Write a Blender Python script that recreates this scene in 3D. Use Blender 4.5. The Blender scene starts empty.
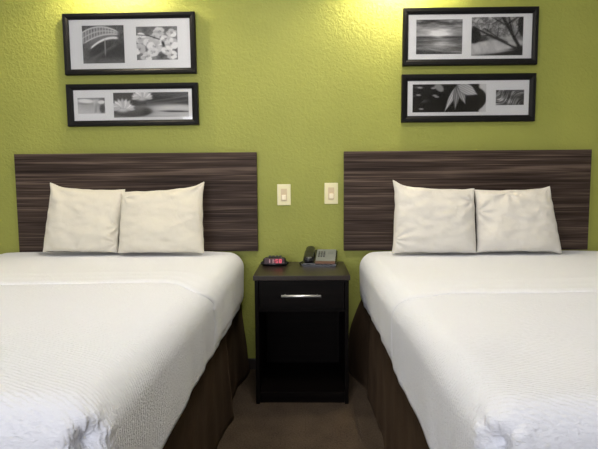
import bpy, bmesh, math, random
import numpy as np
from mathutils import Vector, Matrix, noise as mnoise

random.seed(4)
SC = bpy.context.scene
COL = SC.collection

# ------------------------------------------------------------------ materials
def srgb(r, g, b):
    f = lambda c: (c/255/12.92) if c/255 <= .04045 else ((c/255+.055)/1.055)**2.4
    return (f(r), f(g), f(b), 1)

def new_mat(name, col, rough=.6, metal=0, spec=.5):
    m = bpy.data.materials.new(name); m.use_nodes = True
    b = m.node_tree.nodes['Principled BSDF']
    b.inputs['Base Color'].default_value = col if len(col) == 4 else (*col, 1)
    b.inputs['Roughness'].default_value = rough
    b.inputs['Metallic'].default_value = metal
    b.inputs['Specular IOR Level'].default_value = spec
    return m, m.node_tree, b

def N(nt, t, **kw):
    n = nt.nodes.new(t)
    for k, v in kw.items():
        if k in n.inputs: n.inputs[k].default_value = v
        else: setattr(n, k, v)
    return n

def coords(nt, scale=(1, 1, 1), rot=(0, 0, 0)):
    tc = N(nt, 'ShaderNodeTexCoord'); mp = N(nt, 'ShaderNodeMapping')
    mp.inputs['Scale'].default_value = scale; mp.inputs['Rotation'].default_value = rot
    nt.links.new(tc.outputs['Object'], mp.inputs['Vector'])
    return mp.outputs['Vector']

def ramp(nt, fac, stops):
    r = N(nt, 'ShaderNodeValToRGB'); e = r.color_ramp.elements
    while len(e) < len(stops): e.new(.5)
    for i, (p, c) in enumerate(stops):
        e[i].position = p; e[i].color = c if len(c) == 4 else (*c, 1)
    nt.links.new(fac, r.inputs['Fac']); return r.outputs['Color']

def bump(nt, b, h, strength, dist, prev=None):
    n = N(nt, 'ShaderNodeBump'); n.inputs['Strength'].default_value = strength
    n.inputs['Distance'].default_value = dist
    nt.links.new(h, n.inputs['Height'])
    if prev: nt.links.new(prev, n.inputs['Normal'])
    nt.links.new(n.outputs['Normal'], b.inputs['Normal']); return n.outputs['Normal']

def mat_wall():
    m, nt, b = new_mat('green_textured_paint', (.30, .33, .055), .5, spec=.25)
    v = coords(nt)
    n1 = N(nt, 'ShaderNodeTexNoise', Scale=55.0, Detail=3.0, Roughness=.55, Distortion=.6); nt.links.new(v, n1.inputs['Vector'])
    n2 = N(nt, 'ShaderNodeTexNoise', Scale=3.0, Detail=2.0); nt.links.new(v, n2.inputs['Vector'])
    c = ramp(nt, n2.outputs['Fac'], [(.3, (.315, .335, .072)), (.7, (.342, .360, .079))])
    nt.links.new(c, b.inputs['Base Color'])
    h = ramp(nt, n1.outputs['Fac'], [(.38, (0, 0, 0)), (.62, (1, 1, 1))])
    bump(nt, b, h, .36, .0035)
    return m

def mat_plain_wall():
    m, nt, b = new_mat('cream_wall_paint', (.72, .68, .58), .6)
    n1 = N(nt, 'ShaderNodeTexNoise', Scale=60.0, Detail=3.0); nt.links.new(coords(nt), n1.inputs['Vector'])
    bump(nt, b, n1.outputs['Fac'], .4, .003); return m

def mat_carpet():
    m, nt, b = new_mat('brown_carpet', (.1, .08, .06), .95, spec=.1)
    v = coords(nt)
    n1 = N(nt, 'ShaderNodeTexNoise', Scale=160.0, Detail=3.0); nt.links.new(v, n1.inputs['Vector'])
    n2 = N(nt, 'ShaderNodeTexNoise', Scale=9.0, Detail=3.0); nt.links.new(v, n2.inputs['Vector'])
    mx = N(nt, 'ShaderNodeMix', data_type='FLOAT'); mx.inputs[0].default_value = .3
    nt.links.new(n1.outputs['Fac'], mx.inputs[2]); nt.links.new(n2.outputs['Fac'], mx.inputs[3])
    c = ramp(nt, mx.outputs[0], [(.3, (.045, .032, .022)), (.7, (.115, .084, .058))])
    nt.links.new(c, b.inputs['Base Color']); bump(nt, b, n1.outputs['Fac'], .9, .006)
    return m

def mat_grain():
    m, nt, b = new_mat('dark_zebra_wood_laminate', (.08, .05, .04), .6, spec=.15)
    v1 = coords(nt, (1.3, 1.3, 75)); v2 = coords(nt, (2.6, 1, 260)); v3 = coords(nt, (.8, 1, 20))
    a = N(nt, 'ShaderNodeTexNoise', Scale=1.0, Detail=3.0, Roughness=.6, Distortion=.25); nt.links.new(v1, a.inputs['Vector'])
    c = N(nt, 'ShaderNodeTexNoise', Scale=1.0, Detail=2.0, Roughness=.6); nt.links.new(v2, c.inputs['Vector'])
    d = N(nt, 'ShaderNodeTexNoise', Scale=1.0, Detail=1.0); nt.links.new(v3, d.inputs['Vector'])
    m1 = N(nt, 'ShaderNodeMix', data_type='FLOAT'); m1.inputs[0].default_value = .48
    nt.links.new(a.outputs['Fac'], m1.inputs[2]); nt.links.new(c.outputs['Fac'], m1.inputs[3])
    m2 = N(nt, 'ShaderNodeMix', data_type='FLOAT'); m2.inputs[0].default_value = .22
    nt.links.new(m1.outputs[0], m2.inputs[2]); nt.links.new(d.outputs['Fac'], m2.inputs[3])
    k = ramp(nt, m2.outputs[0], [(.38, (.014, .009, .007)), (.46, (.034, .022, .017)), (.53, (.066, .045, .035)), (.60, (.145, .105, .082))])
    nt.links.new(k, b.inputs['Base Color']); bump(nt, b, m1.outputs[0], .15, .001)
    return m

def mat_espresso():
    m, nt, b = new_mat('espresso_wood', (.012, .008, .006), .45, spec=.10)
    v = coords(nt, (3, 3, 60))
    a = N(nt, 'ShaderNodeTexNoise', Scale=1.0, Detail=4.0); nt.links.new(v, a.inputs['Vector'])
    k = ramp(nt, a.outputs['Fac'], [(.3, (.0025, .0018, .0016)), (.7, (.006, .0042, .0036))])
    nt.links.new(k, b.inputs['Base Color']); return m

def mat_espresso_top():
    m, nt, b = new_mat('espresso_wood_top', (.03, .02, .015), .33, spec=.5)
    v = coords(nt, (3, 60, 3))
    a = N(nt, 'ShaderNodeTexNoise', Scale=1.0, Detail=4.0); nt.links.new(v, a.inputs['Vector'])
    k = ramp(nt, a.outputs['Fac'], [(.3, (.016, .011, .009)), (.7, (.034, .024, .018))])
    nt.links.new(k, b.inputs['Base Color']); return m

def mat_weave(name, col, smooth=False):
    m, nt, b = new_mat(name, col, .85, spec=.15)
    b.inputs['Sheen Weight'].default_value = .15
    v = coords(nt, (1, 1, 1), (0, 0, .5))
    # rows of little seersucker puckers
    vo = N(nt, 'ShaderNodeTexNoise', Scale=1.0, Detail=1.0, Distortion=.7)
    nt.links.new(coords(nt, (70, 190, 190), (0, 0, .22)), vo.inputs['Vector'])
    w = N(nt, 'ShaderNodeTexWave', Scale=34.0, Distortion=3.0, Detail=2.0); w.bands_direction = 'Y'
    w.inputs['Detail Scale'].default_value = 1.6
    nt.links.new(coords(nt, (1, 1, 1), (0, 0, .45)), w.inputs['Vector'])
    mx = N(nt, 'ShaderNodeMix', data_type='FLOAT'); mx.inputs[0].default_value = .25
    nt.links.new(vo.outputs['Fac'], mx.inputs[2]); nt.links.new(w.outputs['Fac'], mx.inputs[3])
    n = bump(nt, b, mx.outputs[0], .75 if not smooth else .3, .0055)
    return m

def mat_cotton(name, col):
    m, nt, b = new_mat(name, col, .8, spec=.2)
    b.inputs['Sheen Weight'].default_value = .1
    a = N(nt, 'ShaderNodeTexNoise', Scale=14.0, Detail=4.0, Roughness=.6, Distortion=1.2); nt.links.new(coords(nt), a.inputs['Vector'])
    bump(nt, b, a.outputs['Fac'], .3, .012); return m

def mat_suede():
    m, nt, b = new_mat('brown_suede', (.05, .028, .015), .8, spec=.15)
    b.inputs['Sheen Weight'].default_value = .1; b.inputs['Sheen Tint'].default_value = (.5, .33, .2, 1)
    a = N(nt, 'ShaderNodeTexNoise', Scale=7.0, Detail=6.0, Roughness=.65, Distortion=.8); nt.links.new(coords(nt, (1, 1, .5)), a.inputs['Vector'])
    k = ramp(nt, a.outputs['Fac'], [(.3, (.008, .0042, .0020)), (.7, (.026, .0142, .0068))])
    nt.links.new(k, b.inputs['Base Color']); bump(nt, b, a.outputs['Fac'], .4, .01); return m

def mat_emit(name, col, s):
    m, nt, b = new_mat(name, (0.02, 0.02, 0.02, 1), .5)
    b.inputs['Emission Color'].default_value = (*col, 1); b.inputs['Emission Strength'].default_value = s
    return m

def mat_art():
    m, nt, b = new_mat('photo_paper', (.5, .5, .5), .4, spec=.3)
    a = N(nt, 'ShaderNodeAttribute', attribute_name='Tone'); nt.links.new(a.outputs['Color'], b.inputs['Base Color'])
    return m

def mat_glass():
    m = bpy.data.materials.new('picture_glass'); m.use_nodes = True; nt = m.node_tree; nt.nodes.clear()
    o = N(nt, 'ShaderNodeOutputMaterial'); mx = N(nt, 'ShaderNodeMixShader'); t = N(nt, 'ShaderNodeBsdfTransparent')
    g = N(nt, 'ShaderNodeBsdfGlossy'); g.inputs['Roughness'].default_value = .05
    f = N(nt, 'ShaderNodeFresnel'); f.inputs['IOR'].default_value = 1.45
    nt.links.new(f.outputs[0], mx.inputs[0]); nt.links.new(t.outputs[0], mx.inputs[1]); nt.links.new(g.outputs[0], mx.inputs[2])
    nt.links.new(mx.outputs[0], o.inputs['Surface']); return m

M = dict(
    wall=mat_wall(), cream=mat_plain_wall(), carpet=mat_carpet(), grain=mat_grain(),
    espresso=mat_espresso(), esptop=mat_espresso_top(),
    ceiling=new_mat('white_ceiling_paint', (.8, .79, .76), .8)[0],
    coverlet=mat_weave('white_seersucker_cloth', (.80, .82, .885)),
    band=mat_weave('white_folded_cloth', (.80, .82, .88), True),
    pillow_l=mat_cotton('ivory_pillow_cotton', (.70, .665, .57)),
    pillow_r=mat_cotton('white_pillow_cotton', (.71, .685, .63)),
    suede=mat_suede(),
    ticking=new_mat('mattress_ticking', (.7, .68, .64), .9)[0],
    boxcloth=new_mat('box_spring_cloth', (.25, .22, .2), .9)[0],
    frame=new_mat('black_frame_lacquer', (.006, .006, .0065), .5, spec=.15)[0],
    matboard=new_mat('white_mat_board', (.96, .955, .935), .9)[0],
    art=mat_art(), glass=mat_glass(),
    ivory=new_mat('ivory_plastic', (.84, .78, .47), .4)[0],
    tan=new_mat('tan_plastic', (.68, .55, .33), .45)[0],
    cream_pl=new_mat('cream_plastic', (.97, .88, .66), .35)[0],
    black_pl=new_mat('black_plastic', (.012, .012, .013), .22, spec=.6)[0],
    darklens=new_mat('dark_red_lens', (.03, .002, .005), .35, spec=.2)[0],
    grey_pl=new_mat('grey_plastic', (.17, .18, .18), .45)[0],
    card=new_mat('grey_faceplate_card', (.20, .215, .205), .4)[0],
    brick=new_mat('red_brown_label', (.12, .055, .04), .5)[0],
    key=new_mat('dark_grey_keys', (.05, .052, .055), .4)[0],
    steel=new_mat('brushed_steel', (.85, .85, .86), .42, 1)[0],
    bronze=new_mat('brushed_nickel', (.5, .48, .45), .35, 1)[0],
    shade=new_mat('opaque_linen_shade', (.7, .66, .58), .9)[0],
    digits=mat_emit('red_led', (1.0, .10, .16), .13),
    digits_glare=mat_emit('led_with_glare', (1.0, .50, .52), .09),  # lamp reflection over the first digits, put into the LED colour
    bulb=mat_emit('warm_bulb', (1.0, .88, .66), 165.0),
    baseb=new_mat('dark_vinyl_baseboard', (.03, .024, .02), .3, spec=.5)[0],
    fill_dome=mat_emit('opal_fill_glow', (1.0, .95, .90), 4.4),  # glow of the added ceiling fill
    white_trim=new_mat('white_trim_paint', (.8, .8, .78), .4)[0],
    curtain=new_mat('brown_curtain_cloth', (.18, .12, .08), .9)[0],
)

# ------------------------------------------------------------------ helpers
def root(name, loc, label=None, cat=None, group=None, rot=(0, 0, 0)):
    o = bpy.data.objects.new(name, None); o.empty_display_size = .05
    COL.objects.link(o); o.location = loc; o.rotation_euler = rot
    tag(o, label, cat, group); return o

def tag(o, label=None, cat=None, group=None, kind=None):
    if label: o['label'] = label
    if cat: o['category'] = cat
    if group: o['group'] = group
    if kind: o['kind'] = kind
    return o

def wloc(o):
    v = Vector((0, 0, 0))
    while o is not None: v += o.location; o = o.parent
    return v

def link(name, bm, mat, parent=None, smooth=False, origin=None, local=False):
    """bm in world coordinates (or in the parent's own when local)"""
    me = bpy.data.meshes.new(name)
    bmesh.ops.recalc_face_normals(bm, faces=bm.faces[:])
    if origin is not None and parent is None:
        bmesh.ops.translate(bm, verts=bm.verts[:], vec=-Vector(origin))
    if parent is not None and not local:
        bmesh.ops.translate(bm, verts=bm.verts[:], vec=-wloc(parent))
    bm.to_mesh(me); bm.free()
    mats = mat if isinstance(mat, (list, tuple)) else [mat]
    for m in mats: me.materials.append(m)
    if smooth:
        for p in me.polygons: p.use_smooth = True
    o = bpy.data.objects.new(name, me); COL.objects.link(o)
    if origin is not None and parent is None: o.location = origin
    if parent is not None: o.parent = parent
    return o

def box(x0, x1, y0, y1, z0, z1, bev=0, seg=2, bm=None):
    t = bmesh.new()
    bmesh.ops.create_cube(t, size=1)
    for v in t.verts:
        v.co = Vector(((x0+x1)/2 + v.co.x*(x1-x0), (y0+y1)/2 + v.co.y*(y1-y0), (z0+z1)/2 + v.co.z*(z1-z0)))
    if bev: bmesh.ops.bevel(t, geom=t.edges[:], offset=bev, segments=seg, affect='EDGES', profile=.6)
    if bm is None: return t
    me = bpy.data.meshes.new('tmp'); t.to_mesh(me); t.free(); bm.from_mesh(me); bpy.data.meshes.remove(me)
    return bm

def cyl(p0, p1, r0, r1=None, seg=24, bm=None, cap=True):
    r1 = r0 if r1 is None else r1
    bm = bm or bmesh.new(); p0 = Vector(p0); p1 = Vector(p1)
    q = (p1-p0).to_track_quat('Z', 'Y').to_matrix().to_4x4()
    mt = Matrix.Translation((p0+p1)/2) @ q
    bmesh.ops.create_cone(bm, cap_ends=cap, segments=seg, radius1=r0, radius2=r1, depth=(p1-p0).length, matrix=mt)
    return bm

def lathe(prof, c, seg=32, axis='Z', sx=1, sy=1):
    bm = bmesh.new(); rings = []
    for r, h in prof:
        ring = []
        for k in range(seg):
            a = 2*math.pi*k/seg
            if axis == 'Z': p = (c[0]+r*sx*math.cos(a), c[1]+r*sy*math.sin(a), c[2]+h)
            else: p = (c[0]+r*sx*math.cos(a), c[1]-h, c[2]+r*sy*math.sin(a))
            ring.append(bm.verts.new(p))
        rings.append(ring)
    for a, b in zip(rings, rings[1:]):
        for k in range(seg):
            bm.faces.new((a[k], a[(k+1) % seg], b[(k+1) % seg], b[k]))
    bm.faces.new(rings[0][::-1]); bm.faces.new(rings[-1])
    return bm

def tube(pts, r, seg=8):
    bm = bmesh.new(); rings = []
    pts = [Vector(p) for p in pts]
    for i, p in enumerate(pts):
        d = (pts[min(i+1, len(pts)-1)] - pts[max(i-1, 0)]).normalized()
        n = d.orthogonal().normalized() if i == 0 else (n - d*n.dot(d)).normalized()
        b = d.cross(n)
        rings.append([bm.verts.new(p + n*r*math.cos(2*math.pi*k/seg) + b*r*math.sin(2*math.pi*k/seg)) for k in range(seg)])
    for a, b in zip(rings, rings[1:]):
        for k in range(seg): bm.faces.new((a[k], a[(k+1) % seg], b[(k+1) % seg], b[k]))
    bm.faces.new(rings[0][::-1]); bm.faces.new(rings[-1]); return bm

def nz(x, y, z, s=1.0):
    return mnoise.noise(Vector((x*s, y*s, z*s)))

# ------------------------------------------------------------------ room
XL, XR, YF, ZC = -2.55, 2.60, -5.2, 2.45
def struct(name, bm, mat): return tag(link(name, bm, mat), kind='structure')
struct('floor', box(XL-.1, XR+.1, YF-.1, .1, -.1, 0), M['carpet'])
struct('ceiling', box(XL-.1, XR+.1, YF-.1, .1, ZC, ZC+.1), M['ceiling'])
struct('wall_back', box(XL-.1, XR+.1, 0, .12, 0, ZC), M['wall'])
struct('wall_left', box(XL-.12, XL, YF, 0, 0, ZC), M['cream'])
struct('wall_right', box(XR, XR+.12, YF, 0, 0, ZC), M['cream'])
WX0, WX1, WZ0, WZ1 = -2.05, .05, .85, 2.2
bm = box(XL-.1, WX0, YF-.12, YF, 0, ZC)
box(WX1, XR+.1, YF-.12, YF, 0, ZC, bm=bm)
box(WX0, WX1, YF-.12, YF, 0, WZ0, bm=bm); box(WX0, WX1, YF-.12, YF, WZ1, ZC, bm=bm)
struct('wall_front', bm, M['cream'])
bm = box(WX0, WX0+.05, YF-.10, YF+.01, WZ0, WZ1)
box(WX1-.05, WX1, YF-.10, YF+.01, WZ0, WZ1, bm=bm)
box(WX0+.05, WX1-.05, YF-.10, YF+.01, WZ0, WZ0+.05, bm=bm); box(WX0+.05, WX1-.05, YF-.10, YF+.01, WZ1-.05, WZ1, bm=bm)
box((WX0+WX1)/2-.02, (WX0+WX1)/2+.02, YF-.08, YF-.03, WZ0+.05, WZ1-.05, bm=bm)
win = struct('fill_window_1', bm, M['white_trim'])  # unseen opening behind the camera, added to carry the room fill
link('fill_window_pane', box(WX0+.05, WX1-.05, YF-.058, YF-.052, WZ0+.05, WZ1-.05), M['glass'], win)
bm = box(XL, XR, -.012, 0, 0, .06, .002)
struct('baseboard_back', bm, M['baseb'])
struct('baseboard_left', box(XL, XL+.012, YF, -.012, 0, .06), M['baseb'])
struct('baseboard_right', box(XR-.012, XR, YF, -.012, 0, .06), M['baseb'])

# ------------------------------------------------------------------ headboards
for x0, lab in ((-1.571, 'dark zebra-grain wooden headboard panel behind the left bed'),
                (.2014, 'dark zebra-grain wooden headboard panel behind the right bed')):
    o = link('headboard', box(x0, x0+1.3054, -.03, -.001, .668, 1.2004, .0015), M['grain'], origin=(x0+.65, -.015, .668))
    if x0 > 0:
        o.data.materials[0] = M['grain']
    tag(o, lab, 'headboard', 'headboards on the green wall')

# ------------------------------------------------------------------ beds
HW, RT = .68, .075      # half width of the made bed, cloth edge radius
def bed_params(side):
    # side: 'L' or 'R'; sgn = direction from bed centre to the aisle
    if side == 'L': return dict(cx=-1.022, sgn=1, zt=.668, hem=lambda y: .412 + .004*math.sin(y*5+1), yf=-1.835, seed=3.1)
    return dict(cx=.966, sgn=-1, zt=.664, hem=lambda y: .428 + .035*min(0, (y+.9)) + .006*math.sin(y*7), yf=-1.835, seed=9.7)

def cloth_disp(p, nrm, P):
    """low soft shape of the cloth, as a function of place"""
    cx, sg = P['cx'], P['sgn']
    x, y, z = p
    d = .0045*nz(x+P['seed'], y, z, 2.3) + .002*nz(x, y+P['seed'], z, 6.0)
    side = abs(nrm[0]) ; foot = max(0, -nrm[1])
    low = max(0, (P['zt']-RT - z)/.2)
    d += side*(.0022*math.sin(y*21 + 3*nz(0, y, P['seed'], 2)) + .0012*math.sin(y*47 + 5*nz(0, y, z, 3)))*min(1, .3+low)
    d += foot*.004*math.sin(x*25+2*nz(x, 0, 0, 3))*low
    # gathered tuck at the aisle-side foot corner
    for s2 in (1, -1):
        px, py, pz = cx + s2*(HW-.022), P['yf']+.022, P['zt']-.062
        dx, dy, dz = (x-px)*s2, y-py, z-pz
        r = math.sqrt(dx*dx+dy*dy+dz*dz)
        if r < .35:
            th = math.atan2(dz, dx*.7+dy*.7)
            d -= .036*math.exp(-(r/.020)**2)
            d += .0055*math.sin(9*th + 4*nz(x, y, z, 9))*math.exp(-(r/.048)**2)*min(1, r/.02)
            d += .005*math.exp(-((r-.038)/.014)**2)*(.5+.5*math.sin(5*th+1))
    return d

def crown(x, z, P):
    t = min(1, abs(x-P['cx'])/HW)
    return z - .010*t**5*(1 if z > P['zt']-.2 else max(0, (z-.4)/.1))

def make_coverlet(side):
    P = bed_params(side); cx = P['cx']
    y1, y0 = -.036, P['yf']; zt = P['zt']; zb = .40
    nx, ny, nzz = 150, 200, 26
    ix0, ix1 = cx-HW+RT, cx+HW-RT; iy0 = y0+RT; iz1 = zt-RT
    bm = bmesh.new(); V = {}
    def vert(i, j, k):
        key = (i, j, k)
        if key in V: return V[key]
        x = cx-HW + 2*HW*i/nx; y = y1+(y0-y1)*j/ny; z = zb+(zt-zb)*k/nzz
        q = Vector((min(max(x, ix0), ix1), max(y, iy0), min(z, iz1)))
        n = Vector((x, y, z))-q
        if n.length < 1e-6: n = Vector((0, 0, 1))
        n.normalize(); p = q + n*RT
        if k < nzz and z < iz1:
            t = (iz1-p.z)/(iz1-zb); hem = P['hem'](p.y) if abs(n.x) > .5 else P['hem'](y0)
            p.z = iz1 - t*(iz1-hem)
        p = p + n*cloth_disp(p, n, P); p.z = crown(p.x, p.z, P)
        V[key] = bm.verts.new(p); return V[key]
    for i in range(nx):
        for j in range(ny): bm.faces.new([vert(i, j, nzz), vert(i+1, j, nzz), vert(i+1, j+1, nzz), vert(i, j+1, nzz)])
        for k in range(nzz): bm.faces.new([vert(i, ny, k), vert(i+1, ny, k), vert(i+1, ny, k+1), vert(i, ny, k+1)])
    for j in range(ny):
        for k in range(nzz):
            for i in (0, nx): bm.faces.new([vert(i, j, k), vert(i, j+1, k), vert(i, j+1, k+1), vert(i, j, k+1)])
    lab = ('white puckered bedspread on the left bed, turned down below two ivory pillows' if side == 'L'
           else 'white puckered bedspread on the right bed, beside the telephone side of the nightstand')
    o = link('bedspread', bm, M['coverlet'], smooth=True, origin=(cx, -.93, zt))
    s = o.modifiers.new('thick', 'SOLIDIFY'); s.thickness = .004; s.offset = -1
    tag(o, lab, 'bedspread', 'bedspreads')
    # the turned-down band at the pillow end, a second layer with a thick rolled edge
    segs = []
    L1 = .17; La = RT*math.pi/2; Lt = 2*(HW-RT); tot = 2*L1+2*La+Lt
    def sect(s):
        """s arc length from left hem -> (x, z, nx, nz)"""
        if s < L1: return (cx-HW, iz1-(L1-s), -1, 0)
        s -= L1
        if s < La: a = s/RT; return (ix0-RT*math.cos(a), iz1+RT*math.sin(a), -math.cos(a), math.sin(a))
        s -= La
        if s < Lt: return (ix0+s, zt, 0, 1)
        s -= Lt
        if s < La: a = s/RT; return (ix1+RT*math.sin(a), iz1+RT*math.cos(a), math.sin(a), math.cos(a))
        s -= La
        return (cx+HW, iz1-s, 1, 0)
    def edge_y(s):
        sa = (tot-s) if P['sgn'] > 0 else s          # arc distance from the aisle hem
        if side == 'L':
            e = -.865 - .12*math.exp(-((sa-(L1+La*.75))/.075)**2) - .03*(1 if sa < L1 else 0) - .02*math.sin(s*3)
        else:
            e = -1.005 - .05*math.exp(-((sa-(L1+La))/.08)**2) - .01*math.sin(s*4)
        return e
    NS, NY = 170, 90
    bm = bmesh.new(); g = []
    for a in range(NS+1):
        s = tot*a/NS; x, z, nx_, nz_ = sect(s)
        sa = (tot-s) if P['sgn'] > 0 else s
        col = []; ye = edge_y(s); th0 = .0042
        if side == 'R': th0 *= .08+.92*min(1, max(0, (sa-L1)/.22))
        fade = min(1, a/2, (NS-a)/2)
        for b in range(NY+1):
            t = b/NY; t = 1-(1-t)**1.5; y = -.05+(ye+.05)*t
            de = (y-ye)
            th = .0025 + th0*.5*(1+math.tanh((.24-de)/.035))*.5 + th0*.35*math.exp(-((de-.19)/.022)**2) + th0*.25*math.exp(-((de-.10)/.02)**2)
            th += th0*.35*math.exp(-((de-.02)/.02)**2)
            th *= math.sqrt(max(0, min(1, de/.028))) * (.3+.7*fade)
            if b == NY or fade == 0: th = -.002
            p = Vector((x, y, z)); n = Vector((nx_, 0, nz_))
            if z < iz1:
                tt = (iz1-z)/(iz1-.40); p.z = iz1-tt*(iz1-P['hem'](y))
            p = p + n*(cloth_disp(p, n, P)+th+.0012); p.z = crown(p.x, p.z, P)
            col.append(bm.verts.new(p))
        g.append(col)
    for a in range(NS):
        for b in range(NY): bm.faces.new((g[a][b], g[a+1][b], g[a+1][b+1], g[a][b+1]))
    link('turned_down_fold', bm, M['band'], o, smooth=True)
    return o

def skirt_panel(x0, sgn, ya, yb, flare, amp, seed, top=.425, ny=70, nzz=16):
    bm = bmesh.new(); g = []
    for j in range(ny+1):
        y = ya+(yb-ya)*j/ny; row = []
        for k in range(nzz+1):
            t = k/nzz; z = top*(1-t)+.002*t
            w = t**1.3
            off = flare(y, t) + amp*w*(math.sin(y*17+seed)+.6*math.sin(y*39+seed*2+2*nz(y, seed, z, 3))) + .004*nz(y, z, seed, 9)
            row.append(bm.verts.new((x0+sgn*off, y, z)))
        g.append(row)
    for j in range(ny):
        for k in range(nzz): bm.faces.new((g[j][k], g[j+1][k], g[j+1][k+1], g[j][k+1]))
    return bm

def skirt_foot(x0, x1, y, seed):
    bm = bmesh.new(); g = []
    for i in range(81):
        x = x0+(x1-x0)*i/80; row = []
        for k in range(13):
            t = k/12; row.append(bm.verts.new((x, y-.008*t*(1+math.sin(x*15+seed)), .425*(1-t)+.002*t)))
        g.append(row)
    for i in range(80):
        for k in range(12): bm.faces.new((g[i][k], g[i+1][k], g[i+1][k+1], g[i][k+1]))
    return bm

def solid(o, t, off=0):
    s = o.modifiers.new('thick', 'SOLIDIFY'); s.thickness = t; s.offset = off; return o

for side in 'LR':
    P = bed_params(side); cx, sg = P['cx'], P['sgn']
    lab = ('full-size bed with brown suede skirt, clock side of the nightstand' if side == 'L'
           else 'full-size bed with brown suede skirt, telephone side of the nightstand')
    bed = root('bed', (cx, -.93, 0), lab, 'bed', 'beds')
    link('mattress', box(cx-HW+.03, cx+HW-.03, P['yf']+.035, -.042, .40, P['zt']-.03, .06, 5), M['ticking'], bed, True)
    link('box_spring', box(cx-HW+.045, cx+HW-.045, P['yf']+.05, -.042, .17, .40, .015), M['boxcloth'], bed)
    for lx in (-1, 1):
        for ly in (P['yf']+.15, -.2):
            link('leg', cyl((cx+lx*.55, ly, 0), (cx+lx*.55, ly, .17), .025), M['black_pl'], bed)
    xa = cx+sg*(HW-.022)
    if side == 'L':
        f1 = lambda y, t: .045*t*math.exp(-((y+.08)/.14)**2) - .018*t*math.exp(-((y+.62)/.10)**2)
        s1 = link('bed_skirt', skirt_panel(xa, sg, -.04, -.62, f1, .003, 1.0), M['suede'], bed, True)
        f2 = lambda y, t: .006 + .034*t**1.2*math.exp(-((y+.56)/.11)**2)
        s2 = link('bed_skirt', skirt_panel(xa, sg, -.56, P['yf']+.02, f2, .0035, 2.0), M['suede'], bed, True)
    else:
        f1 = lambda y, t: .078*math.sin(min(1, t*1.6)*math.pi/2)*math.exp(-((y+.06)/.17)**2) - .015*t*math.exp(-((y+.42)/.08)**2)
        s1 = link('bed_skirt', skirt_panel(xa, sg, -.04, -.42, f1, .003, 1.5), M['suede'], bed, True)
        f2 = lambda y, t: .006 + .012*t*math.exp(-((y+.36)/.10)**2)
        s2 = link('bed_skirt', skirt_panel(xa, sg, -.36, P['yf']+.02, f2, .0025, 4.0), M['suede'], bed, True)
    s3 = link('bed_skirt', skirt_panel(cx-sg*(HW-.022), -sg, -.04, P['yf']+.02, lambda y, t: .01*t, .005, 6.0), M['suede'], bed, True)
    s4 = link('bed_skirt', skirt_foot(cx-HW+.03, cx+HW-.03, P['yf']+.022, 1), M['suede'], bed, True)
    for s in (s1, s2, s3, s4): solid(s, .003)
    make_coverlet(side)

# ------------------------------------------------------------------ pillows
def make_pillow(c, T, seed, mat, label, ears, creases):
    """c = TL, TR, BR, BL corner points; ears = outward pull at those corners"""
    tl, tr, br, bl = [Vector(p) for p in c]
    n = 56; bm = bmesh.new(); F = []; B = []
    cen = (tl+tr+br+bl)/4
    def pt(u, v, sgn):
        a, b = (u+1)/2, (v+1)/2
        p = (bl*(1-a)+br*a)*(1-b)+(tl*(1-a)+tr*a)*b
        wdt = (tr-tl).length; hgt = (tl-bl).length
        # concave seams between the corners, plump lower edge
        eu = abs(u)**6; ev = abs(v)**6
        p.x -= math.copysign(1, u)*eu*.003*(1-v*v)*(1 if v < .6 else 1)
        p.z -= (ev if v > 0 else 0)*.009*(1-u*u)
        p.z += (ev if v < 0 else 0)*.002*(1-u*u)
        p.x += .003*nz(v*2, seed, 0, 2)*eu; p.z += .0035*nz(u*2, seed, 4, 2)*ev
        # ears
        for (cu, cv), e in zip(((-1, 1), (1, 1), (1, -1), (-1, -1)), ears):
            d = math.hypot(u-cu, v-cv); w = math.exp(-(d/.16)**2)
            p.x += cu*e*w*.5; p.z += cv*e*w
        k = (max(0, 1-abs(u)**2.8))**.5*(max(0, 1-abs(v)**2.8))**.5
        k *= 1-.12*v
        t = T*k
        # dents and puckers, stronger near seams
        if sgn > 0:
            w1 = 1-k
            rr = 0
            for (cu, cv, am, fr) in creases:
                dx, dy = u-cu, v-cv; d = math.hypot(dx, dy); th = math.atan2(dy, dx)
                rr += am*math.sin(fr*th + 2*nz(u, v, seed, 1.5))*math.exp(-(d/.45)**2)*min(1, d/.12)
            t += (rr*.9 + .009*nz(u*1.3+seed, v*1.3, 0, 1.6) + .006*nz(u+seed, v*1.4, 3, 4.5))*min(1, k*2.5)
        edge = (1-max(abs(u), abs(v)))
        t += .0025*min(1, edge*12)
        p.y += -sgn*t*(1 if sgn > 0 else .62)
        return p
    for side, G in ((1, F), (-1, B)):
        for i in range(n+1):
            row = []
            for j in range(n+1):
                u = math.sin((i/n-.5)*math.pi*.9)/math.sin(math.pi*.45); v = math.sin((j/n-.5)*math.pi*.9)/math.sin(math.pi*.45)
                if side == -1 and (i in (0, n) or j in (0, n)): row.append(F[i][j])
                else: row.append(bm.verts.new(pt(u, v, side)))
            G.append(row)
        for i in range(n):
            for j in range(n): bm.faces.new((G[i][j], G[i+1][j], G[i+1][j+1], G[i][j+1]))
    o = link('pillow', bm, mat, smooth=True, origin=(cen.x, cen.y, bl.z))
    sb = o.modifiers.new('soft', 'SUBSURF'); sb.levels = 1; sb.render_levels = 1
    tag(o, label, 'pillow', 'pillows leaning on the headboards')
    return o

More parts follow.
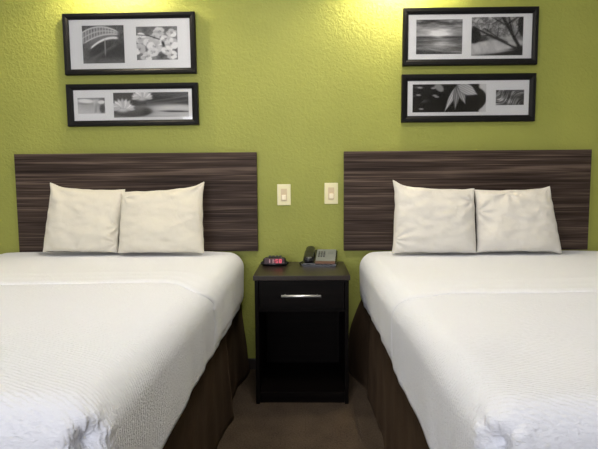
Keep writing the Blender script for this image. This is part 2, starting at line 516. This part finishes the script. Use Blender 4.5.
YT, YB = -.095, -.185
make_pillow([(-1.340, YT, 1.030), (-.950, YT, 1.008), (-.968, YB, .688), (-1.352, YB, .694)], .062, 1.3, M['pillow_l'],
            'ivory pillow on the left bed, farther from the nightstand', (.016, .002, .002, .006),
            [(1, -.2, .010, 7), (-1, 1, .006, 5), (0, -1, .004, 6), (1, -.7, .008, 6)])
make_pillow([(-.962, YT-.02, .996), (-.537, YT-.02, 1.026), (-.518, YB-.02, .686), (-.956, YB-.02, .686)], .066, 5.9, M['pillow_l'],
            'ivory pillow on the left bed, nearer the nightstand, its outer top corner poking up', (.0, .020, .003, .002),
            [(1, 1, .009, 6), (0, 1, .006, 6), (-.9, .8, .006, 6)])
make_pillow([(.456, YT-.02, 1.022), (.864, YT-.02, .998), (.850, YB-.02, .678), (.430, YB-.02, .682)], .066, 8.4, M['pillow_r'],
            'white pillow on the right bed, nearer the nightstand, its outer top corner poking up', (.024, .002, .002, .005),
            [(-1, -.6, .009, 8), (-1, 1, .008, 5), (0, 1, .004, 6), (.9, .6, .006, 6)])
make_pillow([(.874, YT, .994), (1.258, YT, 1.004), (1.284, YB, .682), (.860, YB, .680)], .064, 11.7, M['pillow_r'],
            'white pillow on the right bed, farther from the nightstand', (.002, .008, .010, .002),
            [(-1, .3, .010, 7), (.9, 1, .006, 5), (-.2, .9, .009, 6)])

# ------------------------------------------------------------------ nightstand
nx0, nx1, ny1, ny0, nh = -.2468, .1986, -.033, -.434, .61
ns = root('nightstand', ((nx0+nx1)/2, (ny0+ny1)/2, 0), 'dark espresso wooden nightstand between the two beds', 'nightstand')
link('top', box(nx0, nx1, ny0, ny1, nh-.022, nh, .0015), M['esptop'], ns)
for a, b in ((nx0+.006, nx0+.024), (nx1-.024, nx1-.006)):
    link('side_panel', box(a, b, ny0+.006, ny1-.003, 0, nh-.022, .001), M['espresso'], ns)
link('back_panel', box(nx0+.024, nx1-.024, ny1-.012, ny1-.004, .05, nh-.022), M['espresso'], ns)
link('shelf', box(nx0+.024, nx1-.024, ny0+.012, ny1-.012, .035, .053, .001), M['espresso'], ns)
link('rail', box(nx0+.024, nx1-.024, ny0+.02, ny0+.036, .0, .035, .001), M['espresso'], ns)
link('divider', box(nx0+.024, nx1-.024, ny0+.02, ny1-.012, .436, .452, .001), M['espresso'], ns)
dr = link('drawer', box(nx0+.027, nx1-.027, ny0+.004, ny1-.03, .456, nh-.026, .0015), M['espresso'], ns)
bm = tube([(-.117, ny0-.022, .520), (.064, ny0-.022, .520)], .0066, 12)
for hx in (-.10, .047): cyl((hx, ny0-.022, .520), (hx, ny0+.006, .520), .004, bm=bm, seg=10)
link('handle', bm, M['steel'], dr, True)

# ------------------------------------------------------------------ alarm clock
cc = (-.166, -.145, nh)
ck = root('alarm_clock', cc, 'black oval digital alarm clock with red digits on the nightstand', 'alarm clock')
prof = [(.40, 0), (.80, .001), (.94, .006), (1.0, .014), (.99, .021), (.93, .027), (.86, .032), (.80, .0345), (.4, .036)]
link('case', lathe([(r*.074, h*.72) for r, h in prof], cc, 48, sy=.52), M['black_pl'], ck, True)
bm = bmesh.new()     # upright rounded display housing
n = 28; rows = []
for i in range(n+1):
    a = math.pi*i/n; x = -.060*math.cos(a); zt = .018+.031*math.sin(a)**.45
    rows.append([bm.verts.new((cc[0]+x, cc[1]-.034*math.sin(a)**.6-.004, nh+.012)), bm.verts.new((cc[0]+x, cc[1]-.026*math.sin(a)**.6, nh+zt)),
                 bm.verts.new((cc[0]+x, cc[1]+.022*math.sin(a)**.6, nh+zt*.93)), bm.verts.new((cc[0]+x, cc[1]+.034*math.sin(a)**.6+.003, nh+.012))])
for a, b in zip(rows, rows[1:]):
    for k in range(3): bm.faces.new((a[k], b[k], b[k+1], a[k+1]))
link('housing', bm, M['black_pl'], ck, True)
ly0 = cc[1]-.0425
def slanted(x0, x1, z0, z1, dy=0, t=.002, bm=None):
    """thin tile on the display's leaning face"""
    bm = bm or bmesh.new()
    f = lambda z: ly0 + (z-.012)*.16 + dy
    vs = []
    for yy in (0, t):
        for x, z in ((x0, z0), (x1, z0), (x1, z1), (x0, z1)):
            vs.append(bm.verts.new((cc[0]+x, f(z)+yy, nh+z)))
    for q in ((0, 1, 2, 3), (4, 5, 6, 7), (0, 1, 5, 4), (1, 2, 6, 5), (2, 3, 7, 6), (3, 0, 4, 7)): bm.faces.new([vs[k] for k in q])
    return bm
disp = link('display', slanted(-.050, .052, .014, .043, 0, .006), M['darklens'], ck)
SEG = {'1': 'bc', '5': 'afgcd', '8': 'abcdefg'}
def digit(ch, x, bm, w=.0125, h=.019, z=.019, t=.0028):
    R = dict(a=(x, x+w, z+h-t, z+h), g=(x, x+w, z+h/2-t/2, z+h/2+t/2), d=(x, x+w, z, z+t),
             f=(x, x+t, z+h/2, z+h), b=(x+w-t, x+w, z+h/2, z+h), e=(x, x+t, z, z+h/2), c=(x+w-t, x+w, z, z+h/2))
    for s in SEG[ch]:
        r = R[s]; slanted(r[0], r[1], r[2], r[3], -.0012, .001, bm)
    return bm
bm = digit('1', -.034, bmesh.new())
link('digit', bm, M['digits_glare'], disp)
bm = digit('1', -.0165, bmesh.new()); link('digit', bm, M['digits_glare'], disp)
bm = slanted(.0005, .0030, .023, .0255, -.0012, .001); slanted(.0005, .0030, .031, .0335, -.0012, .001, bm); link('colon', bm, M['digits'], disp)
link('digit', digit('5', .0070, bmesh.new()), M['digits'], disp)
link('digit', digit('8', .0255, bmesh.new()), M['digits'], disp)
for k in range(4):
    link('button', box(cc[0]-.03+.018*k, cc[0]-.018+.018*k, cc[1]-.004, cc[1]+.006, nh+.045, nh+.0505, .001), M['black_pl'], ck)

# ------------------------------------------------------------------ telephone
tc = (.068, -.115, nh)
ph = root('telephone', tc, 'black corded desk telephone with grey faceplate on the nightstand', 'telephone', rot=(0, 0, math.radians(-6)))
def wedge(x0, x1, y0, y1, zf0, zf1, zb0, zb1):
    bm = bmesh.new(); v = [bm.verts.new(p) for p in ((x0, y0, zf0), (x1, y0, zf0), (x1, y1, zb0), (x0, y1, zb0), (x0, y0, zf1), (x1, y0, zf1), (x1, y1, zb1), (x0, y1, zb1))]
    for q in ((0, 1, 2, 3), (4, 5, 6, 7), (0, 1, 5, 4), (1, 2, 6, 5), (2, 3, 7, 6), (3, 0, 4, 7)): bm.faces.new([v[k] for k in q])
    return bm
def rounded(bm, b): bmesh.ops.bevel(bm, geom=bm.edges[:], offset=b, segments=3, affect='EDGES'); return bm
link('base', rounded(wedge(-.085, .090, -.085, .085, 0, .016, 0, .066), .005), M['black_pl'], ph, local=True, smooth=False)
sl = lambda y: .016+(y+.085)/.17*.050
link('faceplate', rounded(wedge(-.018, .083, -.058, .080, sl(-.058)-.002, sl(-.058)+.0035, sl(.08)-.002, sl(.08)+.0035), .0015), M['card'], ph, local=True)
link('label_strip', wedge(-.018, .083, -.083, -.060, sl(-.083)-.002, sl(-.083)+.003, sl(-.06)-.002, sl(-.06)+.003), M['brick'], ph, local=True)
for r in range(4):
    for c in range(3):
        kx, ky = -.008+c*.013, .045-r*.018; kz = sl(ky)+.0035
        link('key', rounded(wedge(kx, kx+.009, ky-.006, ky+.005, kz-.003, kz+.002, kz-.001, kz+.004), .0006), M['key'], ph, local=True)
bm = wedge(.042, .070, .020, .052, sl(.02)+.002, sl(.02)+.0045, sl(.052)+.002, sl(.052)+.0045)
link('number_card', bm, M['grey_pl'], ph, local=True)
# handset: ear and mouth cups joined by an arched grip, lying front to back
bm = bmesh.new(); rings = []
NP = 26; HL = .150
for i in range(NP+1):
    t = i/NP; y = -.086+HL*t
    lift = .016 + .008*math.sin(math.pi*t)
    z = sl(max(-.085, min(.085, y))) + lift
    w = .0235 + .0055*(abs(2*t-1)**3); h = .012 + .010*(abs(2*t-1)**4)
    e = math.sqrt(max(.02, 1-(abs(2*t-1))**8)); w *= e; h *= e
    rings.append([bm.verts.new((-.052+w*math.cos(a)*(abs(math.cos(a))**-.25 if abs(math.cos(a)) > .01 else 1), y, z+h*math.sin(a)))
                  for a in [2*math.pi*k/20 for k in range(20)]])
for a, b in zip(rings, rings[1:]):
    for k in range(20): bm.faces.new((a[k], a[(k+1) % 20], b[(k+1) % 20], b[k]))
bm.faces.new(rings[0][::-1]); bm.faces.new(rings[-1])
hs = link('handset', bm, M['black_pl'], ph, True, local=True)
for y in (-.063, .040):
    z = sl(y); link('cup', cyl((-.052, y, z-.001), (-.052, y, z+.011), .0225, .0215, 20), M['black_pl'], hs, True, local=True)
pts = []
for i in range(120):
    t = i/119; a = t*2*math.pi*17
    pts.append((-.088 - .012*math.sin(t*math.pi) + .0035*math.cos(a), -.075+.10*t, .008+.0035*math.sin(a)))
link('coiled_cord', tube(pts, .0012, 6), M['black_pl'], ph, True, local=True)

# ------------------------------------------------------------------ light switches
for x, z, lab in ((-.1215, .972, 'cream light switch on the wall, above the alarm clock'), (.1345, .9775, 'cream light switch on the wall, above the telephone')):
    r = root('light_switch', (x, 0, z), lab, 'light switch', 'wall switches over the nightstand')
    link('plate', box(x-.0365, x+.0365, -.0065, -.0002, z-.057, z+.057, .003, 3), M['ivory'], r)
    link('rocker', box(x-.0165, x+.0165, -.0085, -.004, z-.033, z+.033, .0015), M['tan'], r)
    link('toggle', box(x-.0115, x+.0115, -.015, -.006, z-.028, z-.001, .003, 3), M['cream_pl'], r)
    for s in (-1, 1): link('screw', cyl((x, -.0078, z+s*.047), (x, -.006, z+s*.047), .003, seg=12), M['ivory'], r)

# ------------------------------------------------------------------ framed photographs
def vnoise(U, V, s, seed):
    rs = np.random.RandomState(seed); G = rs.rand(64, 64)
    x = U*s % 63; y = V*s % 63; i = x.astype(int); j = y.astype(int); fx = x-i; fy = y-j
    fx = fx*fx*(3-2*fx); fy = fy*fy*(3-2*fy); i1 = (i+1) % 64; j1 = (j+1) % 64
    return (G[i, j]*(1-fx)+G[i1, j]*fx)*(1-fy)+(G[i, j1]*(1-fx)+G[i1, j1]*fx)*fy
def fbm(U, V, s, seed, o=4, ax=1, ay=1):
    r = 0; a = 1; t = 0
    for k in range(o): r = r+a*vnoise(U*ax*2**k, V*ay*2**k, s, seed+k); t += a; a *= .55
    return r/t
def sm(d, w): return 1/(1+np.exp(np.clip(d/w, -30, 30)))          # 1 where d<0
def seg(U, V, a, b, asp=1):
    ax, ay = a; bx, by = b; dx = (bx-ax)*asp; dy = by-ay
    px = (U-ax)*asp; py = V-ay; t = np.clip((px*dx+py*dy)/(dx*dx+dy*dy+1e-9), 0, 1)
    return np.hypot(px-t*dx, py-t*dy)
def mixv(A, B, m): return A*(1-m)+B*m
def ell(U, V, cx, cy, rx, ry, rot=0):
    c, s = math.cos(rot), math.sin(rot); x = (U-cx); y = (V-cy)
    return np.hypot((x*c+y*s)/rx, (-x*s+y*c)/ry)-1

def art_bridge(U, V):
    I = .20+.28*fbm(U, V, 18, 3)
    I = mixv(I, .10+.15*fbm(U, V, 30, 8), sm(V-.55, .05)*sm(.18-U, .05)*.8)
    def curve(p):
        (x0, y0), (x1, y1), (x2, y2) = p
        return y0*(U-x1)*(U-x2)/((x0-x1)*(x0-x2))+y1*(U-x0)*(U-x2)/((x1-x0)*(x1-x2))+y2*(U-x0)*(U-x1)/((x2-x0)*(x2-x1))
    deck = curve(((.22, .43), (.53, .63), (.76, .67))); low = curve(((.07, .56), (.50, .75), (.82, .76)))
    top = curve(((0, .82), (.45, .965), (.85, .83)))
    inside = sm(low-V, .01)*sm(V-top, .01)*sm(U-.84, .02)
    I = mixv(I, .42+.3*fbm(U, V, 24, 6), inside*.7)
    I = mixv(I, .55, sm(deck-V, .01)*sm(V-low, .01)*sm(U-.80, .02)*sm(.12-U, .05)*.7)
    for c, w, b, a0 in ((deck, .030, .98, .20), (low, .016, .88, .05), (low*.5+top*.5, .012, .82, -.1), (top, .016, .9, -.1)):
        I = mixv(I, b, sm(np.abs(V-c)-w, .007)*sm(U-.85, .015)*sm(a0-U, .012))
    for k in range(13):
        x = .02+k*.068; I = mixv(I, .80, sm(np.abs(U-x)-.008, .004)*inside)
    I = mixv(I, .62, sm(np.abs(U-.54)-.014, .005)*sm(.22-V, .02)*sm(V-deck, .02))
    I = mixv(I, .48, sm(seg(U, V, (.25, .13), (.78, .48))-.018, .02)*.75)
    I = mixv(I, .36+.25*fbm(U, V, 30, 12, ax=.4), sm(V-.12, .04)*.6)
    return I
def art_blossom(U, V):
    I = .30+.30*fbm(U, V, 9, 21)
    Uw = U+.05*(fbm(U, V, 14, 70)-.5); Vw = V+.05*(fbm(U, V, 14, 75)-.5)
    rs = np.random.RandomState(5)
    for cx, cy, r in ((.10, .66, .14), (.06, .33, .15), (.56, .84, .13), (.86, .80, .12), (.24, .10, .13), (.86, .14, .12), (.34, .55, .17), (.46, .42, .19), (.40, .24, .13), (.85, .48, .17), (.74, .28, .13), (.70, .62, .11), (.45, .68, .12)):
        for k in range(5):
            a = 2*math.pi*k/5+rs.rand(); x = cx+.55*r*math.cos(a); y = cy+.6*r*math.sin(a)
            d = ell(Uw, Vw, x, y, r*.55, r*.66, a)
            I = mixv(I, .70+.28*rs.rand()-.10*np.exp(-(ell(Uw, Vw, cx, cy, r*.35, r*.35)+1)**2), sm(d, .06))
            I = mixv(I, .45, sm(np.abs(d)-.03, .04)*.16)
        for q in range(5): I = mixv(I, .30, sm(ell(U, V, cx+.03*rs.randn(), cy+.03*rs.randn(), .010, .012), .3)*.6)
    I = mixv(I, .16, sm(ell(Uw, Vw, .66, .48, .035, .09, .3), .2)); I = mixv(I, .2, sm(ell(Uw, Vw, .62, .12, .08, .07, .3), .3)*.8)
    I = mixv(I, .12, sm(seg(U, V, (0, .76), (.30, .73))-.008, .006)); I = mixv(I, .10, sm(seg(U, V, (.30, .73), (.55, .62))-.011, .006))
    return I
def art_calla(U, V):
    I = .74-.25*V+.12*fbm(U, V, 3, 31)-.15*np.exp(-((U-.95)/.15)**2)
    d = ell(U, V, .30, .80, .30, .13, -.15); I = mixv(I, .90, sm(d, .10)); I = mixv(I, .45, sm(ell(U, V, .22, .62, .2, .05, -.1), .2)*.5)
    m = sm(np.abs(U-(.66+.05*(V-.5)))-(.05+.14*np.clip(V-.45, 0, 1)), .012)*sm(.06-V, .03)*sm(V-.88, .03)
    I = mixv(I, .84, m); I = mixv(I, .40, m*sm(.62+.06*(V-.5)-U, .03)*sm(V-.7, .1)*.7)
    d = ell(U, V, .87, .72, .13, .12, .3); I = mixv(I, .88, sm(d, .08))
    I = mixv(I, .18, sm(ell(U, V, .90, .30, .10, .26), .12)*.75)
    return I
def art_lilystone(U, V):
    I = .13+.10*fbm(U, V, 6, 41)
    sand = sm(V-(.46+.10*U*np.sin(3*U)), .03)*sm(.42-U, .06)
    I = mixv(I, .60+.3*fbm(U, V, 5, 44, ax=.4, ay=2), sand)
    for k, (a, b) in enumerate((((.45, .60), (1.0, .85)), ((.45, .52), (1.0, .66)))): I = mixv(I, .45, sm(seg(U, V, a, b, 3)-.03, .02)*.7)
    I = mixv(I, .72, sm(V-.10, .04)*sm(.1-U, .1))
    d = ell(U, V, .26, .24, .25, .22, 0); I = mixv(I, .10+.30*np.clip((V-.1)/.35, 0, 1), sm(d, .06))
    I = mixv(I, .25, sm(ell(U, V, .84, .22, .19, .035, -.10), .2))
    for cx, cy, r in ((.385, .80, .115), (.12, .38, .135)):
        I = mixv(I, .80, sm(ell(U, V, cx, cy+.04, r*.8, r*1.5), .15))
        for k in range(11):
            a = math.pi*(k/10)*1.1-.15; x = cx+r*.70*math.cos(a); y = cy+r*1.7*math.sin(a)*.75
            d = np.hypot(((U-x)*math.cos(-a)*3-(V-y)*math.sin(-a))/(r*1.5), ((U-x)*math.sin(-a)*3+(V-y)*math.cos(-a))/(r*.55))-1
            I = mixv(I, .74+.24*((k*37) % 5)/5, sm(d, .10)); I = mixv(I, .5, sm(np.abs(d)-.06, .05)*.45)
    I = mixv(I, .08, sm(ell(U, V, .27, .58, .05, .10), .1)*.7)
    return I
def art_beach(U, V):
    I = .40+.45*fbm(U, V, 6, 51, ax=.8, ay=2.6)
    I = mixv(I, -.02+.85*fbm(U, V, 9, 55, ax=.6, ay=2.2), sm(.80-V, .06))
    I = I+.40*np.exp(-(((U-.47)/.28)**2+((V-.60)/.16)**2))
    land = sm(V-.52, .01)*sm(.44-V, .01)*(1-.5*np.exp(-((U-.48)/.12)**2)); I = mixv(I, .22, land*.9)
    sea = sm(V-.45, .01); I = mixv(I, .16+.52*fbm(U, V, 8, 57, ax=.6, ay=5), sea)
    I = mixv(I, .2, sm(np.abs(V-.36)-.012, .01)*.7)
    I = I+.38*np.exp(-(((U-.55)/.22)**2+((V-.28)/.12)**2))*sea
    foam = np.abs(V-(.16-.12*np.clip((U-.25)/.5, 0, 1)+.02*np.sin(U*9)))-.012
    I = mixv(I, .78, sm(foam, .012)*sm(.2-U, .05)*.8); I = mixv(I, .16+.15*fbm(U, V, 20, 3), sm(V-(.13-.11*U), .015)*.85)
    return I
def art_tree(U, V):
    I = .30+.62*fbm(U, V, 11, 61)
    I = mixv(I, .14+.3*fbm(U, V, 34, 63), sm(.52-V, .06)*sm(np.abs(fbm(U, V, 12, 66)-.52)-.06, .03)*.8)
    lake = sm(V-.38, .02); I = mixv(I, .62+.25*fbm(U, V, 6, 68, ax=1.6, ay=.8), lake)
    I = mixv(I, .12, sm(ell(U, V, .05, .52, .13, .20), .06)); I = mixv(I, .15, sm(ell(U, V, .10, .44, .22, .08), .1)*.8)
    for a, b, w in (((.95, .18), (.60, 1.0), .040), ((.90, .16), (.04, .74), .020), ((.78, .62), (.72, 1.0), .018), ((.70, .34), (.30, .55), .012),
                    ((.62, .38), (.25, .70), .008), ((.72, .75), (.45, .95), .012), ((.83, .45), (.98, .80), .012), ((.40, .52), (.15, .52), .007),
                    ((.68, .80), (.90, 1.0), .014), ((.50, .46), (.52, .70), .006), ((.30, .62), (.34, .82), .005), ((.62, .98), (.40, .82), .006)):
        I = mixv(I, .08, sm(seg(U, V, a, b, 1.35)-w, .008)*.92)
    I = mixv(I, .10, sm(ell(U, V, 1.0, .75, .10, .28, .1), .06))
    I = mixv(I, .09+.1*fbm(U, V, 20, 3), sm(V-(.16*U-.01+.10*np.clip((U-.6)/.3, 0, 1)), .02)); I = mixv(I, .75, sm(np.abs(V-(.02+.14*U))-.012, .01)*sm(.35-U, .05)*sm(U-.8, .05)*.8)
    return I
def art_stones(U, V):
    I = .035+.03*fbm(U, V, 5, 71)
    white = sm(.90-U, .006)+sm(V-.08, .01)*sm(U-.10, .01)*0
    I = mixv(I, .82, np.clip(white, 0, 1))
    for cx, cy, rx, ry, rot in ((.12, .80, .16, .22, .1), (.18, .25, .19, .33, .1), (.05, .5, .10, .18, 0), (.37, .82, .13, .2, 0), (.74, .42, .26, .50, -.1)):
        d = ell(U, V, cx, cy, rx, ry, rot)
        hl = np.exp(-(((U-cx+.05)/(rx*.5))**2+((V-cy-ry*.45)/(ry*.22))**2))
        I = mixv(I, .045+.26*hl+.05*np.clip((V-cy)/ry, 0, 1), sm(d, .02))
    for x, y in ((.10, .88), (.30, .60), (.33, .55), (.12, .12), (.08, .62), (.33, .90), (.28, .86)): I = mixv(I, .75, sm(ell(U, V, x, y, .035, .030, -.5), .15)*.8)
    I = mixv(I, .55, sm(ell(U, V, .36, .88, .055, .16, .2), .08))
    for ex, ey, w, b in ((.44, .02, .045, .66), (.58, .10, .050, .42), (.72, .28, .055, .50), (.88, .62, .09, .62)):
        ax, ay = .615, .97; L = seg(U, V, (ax, ay), (ex, ey), 2.6)
        t = np.clip(((U-ax)*(ex-ax)*6.8+(V-ay)*(ey-ay))/((ex-ax)**2*6.8+(ey-ay)**2), 0, 1)
        wid = w*2.3*np.sin(np.pi*np.clip(t, .02, 1)**.8); m = sm(L-wid, .012)
        I = mixv(I, b+.18*np.cos(L*90)*.5+.15*(t), m); I = mixv(I, .8, sm(np.abs(L)-.010, .006)*m*.6); I = mixv(I, .12, sm(np.abs(L-wid)-.006, .006)*.6*sm(t-.98, .01)*sm(.03-t, .01))
    I = mixv(I, .5, sm(np.hypot((U-.615)*2.6, V-.97)-.03, .01))
    return I
def art_grass(U, V):
    r = U*1.9*math.cos(.6)+V*math.sin(.6); q = -U*1.9*math.sin(.6)+V*math.cos(.6)+.25*np.sin(r*3)
    I = .10+.55*fbm(r*.5, q, 14, 81, ax=.3, ay=1.8)*np.clip(1.1-.3*V, 0, 1)
    I = (I-.22)*1.9+.12; I = I*(.5+1.0*fbm(U, V, 4, 88)); I = mixv(I, .06, sm(ell(U, V, 1.0, .3, .25, .35), .2)*.5)
    return np.clip(I*1.2, 0, 1)

def art_mesh(name, cx, cz, w, h, y, fn, parent, rt):
    nx = int(w/.0022); nzv = int(h/.0022)
    us = np.linspace(0, 1, nx+1); vs = np.linspace(0, 1, nzv+1)
    U, V = np.meshgrid(us, vs)
    I = np.clip(fn(U, V), .02, .92)
    I = np.clip((I-.08)*1.18, 0, 1)**1.9*1.0+.004                    # tone -> reflectance
    verts = [((u-.5)*w+cx, y, (v-.5)*h+cz) for v in vs for u in us]
    n0 = len(verts)
    faces = [(j*(nx+1)+i, j*(nx+1)+i+1, (j+1)*(nx+1)+i+1, (j+1)*(nx+1)+i) for j in range(nzv) for i in range(nx)]
    me = bpy.data.meshes.new(name); me.from_pydata(verts, [], faces)
    at = me.color_attributes.new('Tone', 'FLOAT_COLOR', 'POINT')
    a = np.ones((n0, 4)); a[:, :3] = I.reshape(-1)[:, None]*np.array([1.0, .985, .96])
    at.data.foreach_set('color', a.reshape(-1)); me.materials.append(M['art'])
    o = bpy.data.objects.new(name, me); COL.objects.link(o); o.parent = parent
    return o

def picture(cx, cz, w, h, ow, oh, roll, label, prints, ocx=0, ocz=0):
    r = root('picture_frame', (cx, 0, cz), label, 'picture', 'black picture frames over the beds', rot=(0, math.radians(-roll), 0))
    # moulding: profile swept around the rectangle, outer lip, bevel down to the opening
    prof = [(0, -.001), (0, -.024), (.10, -.0275), (.55, -.026), (.90, -.019), (1.0, -.018), (1.0, -.012)]
    bm = bmesh.new(); rings = []
    for t, y in prof:
        x0 = -w/2+(t*(w-ow)/2)+ocx*t; x1 = w/2-(t*(w-ow)/2)+ocx*t
        z0 = -h/2+(t*(h-oh)/2)+ocz*t; z1 = h/2-(t*(h-oh)/2)+ocz*t
        rings.append([bm.verts.new(p) for p in ((x0, y, z0), (x1, y, z0), (x1, y, z1), (x0, y, z1))])
    for a, b in zip(rings, rings[1:]):
        for k in range(4): bm.faces.new((a[k], a[(k+1) % 4], b[(k+1) % 4], b[k]))
    bm.faces.new(rings[0][::-1])
    link('moulding', bm, M['frame'], r, local=True)
    link('mat_board', box(ocx-ow/2-.002, ocx+ow/2+.002, -.012, -.009, ocz-oh/2-.002, ocz+oh/2+.002), M['matboard'], r, local=True)
    for px, pz, pw, phh, fn in prints:
        art_mesh('photo_print', px-cx, pz-cz, pw, phh, -.0127, fn, r, roll)
    link('glass_pane', box(ocx-ow/2-.001, ocx+ow/2+.001, -.0162, -.0148, ocz-oh/2-.001, ocz+oh/2+.001), M['glass'], r, local=True)
    return r

picture(-.9288, 1.7735, .6985, .314, .6415, .256, .25, 'black framed pair of photos, a white arched bridge beside pale blossoms',
        [(-1.0703, 1.7735, .2215, .195, art_bridge), (-.785, 1.7755, .218, .1715, art_blossom)])
picture(-.9245, 1.457, .703, .221, .637, .162, .25, 'narrow black frame with a calla lily photo beside white lilies on a stone',
        [(-1.1482, 1.4555, .1465, .083, art_calla), (-.8272, 1.4565, .4025, .130, art_lilystone)])
picture(.859, 1.790, .699, .2915, .6435, .229, -.05, 'black framed pair of photos, a beach sunset beside a leaning tree over water',
        [(.6995, 1.7912, .240, .1755, art_beach), (1.0008, 1.791, .2675, .195, art_tree)])
picture(.8562, 1.4752, .6995, .2475, .6385, .182, 0, 'black frame with dark stones and leaves beside a small grass photo',
        [(.758, 1.476, .386, .145, art_stones), (1.0758, 1.4765, .1475, .078, art_grass)])

# ------------------------------------------------------------------ wall lamps above the pictures
BULB_Y = -.16
for x, z, lab in ((-1.0, 2.205, 'drum-shaded wall lamp over the bridge picture of the left bed'), (.49, 2.165, 'drum-shaded wall lamp over the beach picture of the right bed')):
    r = root('wall_lamp', (x, 0, z), lab, 'lamp', 'wall lamps over the pictures')
    link('backplate', box(x-.05, x+.05, -.015, -.0005, z+.06, z+.20, .004), M['bronze'], r)
    link('arm', tube([(x, -.01, z+.15), (x, -.05, z+.155), (x, -.10, z+.15), (x, -.145, z+.125), (x, BULB_Y, z+.08)], .007, 10), M['bronze'], r, True)
    bm = bmesh.new()
    n = 48; rg = []
    for rr, zz in ((.085, -.032), (.075, .13), (.073, .13), (.083, -.032)):
        rg.append([bm.verts.new((x+rr*math.cos(2*math.pi*k/n), BULB_Y+rr*math.sin(2*math.pi*k/n), z+zz)) for k in range(n)])
    for i in range(4):
        a, b = rg[i], rg[(i+1) % 4]
        for k in range(n): bm.faces.new((a[k], a[(k+1) % n], b[(k+1) % n], b[k]))
    link('lamp_shade', bm, M['shade'], r, True)
    bm = bmesh.new()
    for a in (0, 2.1, 4.2): 
        t = tube([(x, BULB_Y, z+.085), (x+.0755*math.cos(a), BULB_Y+.0755*math.sin(a), z+.085)], .0015, 6)
        me = bpy.data.meshes.new('t'); t.to_mesh(me); t.free(); bm.from_mesh(me); bpy.data.meshes.remove(me)
    link('shade_spider', bm, M['bronze'], r)
    link('socket', cyl((x, BULB_Y, z+.035), (x, BULB_Y, z+.095), .016), M['bronze'], r, True)
    bm = bmesh.new(); bmesh.ops.create_uvsphere(bm, u_segments=16, v_segments=10, radius=.020, matrix=Matrix.Translation((x, BULB_Y, z+.008)))
    link('bulb', bm, M['bulb'], r, True)

# added ceiling fill over the aisle, unseen, brightens pictures and beds
r = root('ceiling_fill', (.0, -1.25, ZC), 'round opal fill light added on the unseen ceiling over the aisle', 'ceiling light')
link('canopy', cyl((0, -1.25, ZC-.03), (0, -1.25, ZC), .20, seg=48), M['bronze'], r)
link('diffuser', lathe([(.02, -.115), (.09, -.105), (.15, -.08), (.185, -.05), (.19, -.03)], (0, -1.25, ZC), 48), M['fill_dome'], r, True)

# ------------------------------------------------------------------ sky tint and added window fill
w = bpy.data.worlds.new('World'); SC.world = w; w.use_nodes = True
bg = w.node_tree.nodes['Background']; bg.inputs['Color'].default_value = (.75, .85, 1.0, 1); bg.inputs['Strength'].default_value = .12
ld = bpy.data.lights.new('window_fill', 'AREA'); ld.shape = 'RECTANGLE'; ld.size = WX1-WX0-.1; ld.size_y = WZ1-WZ0-.1  # area light added as room fill, standing in for daylight
ld.energy = 8.6; ld.color = (.93, .93, 1.0)
lo = bpy.data.objects.new('window_fill', ld); COL.objects.link(lo)
lo.location = ((WX0+WX1)/2, YF-.045, (WZ0+WZ1)/2); lo.rotation_euler = (math.radians(90), 0, 0)   # faces +y, into the room

# ------------------------------------------------------------------ camera
p, yw, rl = .0825, -.0161, -.0069
fwd = Vector((math.sin(yw)*math.cos(p), math.cos(yw)*math.cos(p), -math.sin(p)))
rt = Vector((math.cos(yw), -math.sin(yw), 0)); up = rt.cross(fwd)
rt2 = rt*math.cos(rl)+up*math.sin(rl); up2 = up*math.cos(rl)-rt*math.sin(rl)
cd = bpy.data.cameras.new('camera'); cam = bpy.data.objects.new('camera', cd); COL.objects.link(cam)
cd.sensor_fit = 'HORIZONTAL'; cd.sensor_width = 36; cd.lens = 470/598*36; cd.clip_start = .02
mt = Matrix((rt2, up2, -fwd)).transposed().to_4x4(); mt.translation = Vector((0, -2.555, 1.0207))
cam.matrix_world = mt
SC.camera = cam

SC.view_settings.view_transform = 'Standard'; SC.view_settings.look = 'None'
SC.view_settings.gamma = 1; SC.view_settings.use_curve_mapping = False
SC.view_settings.exposure = 3.16
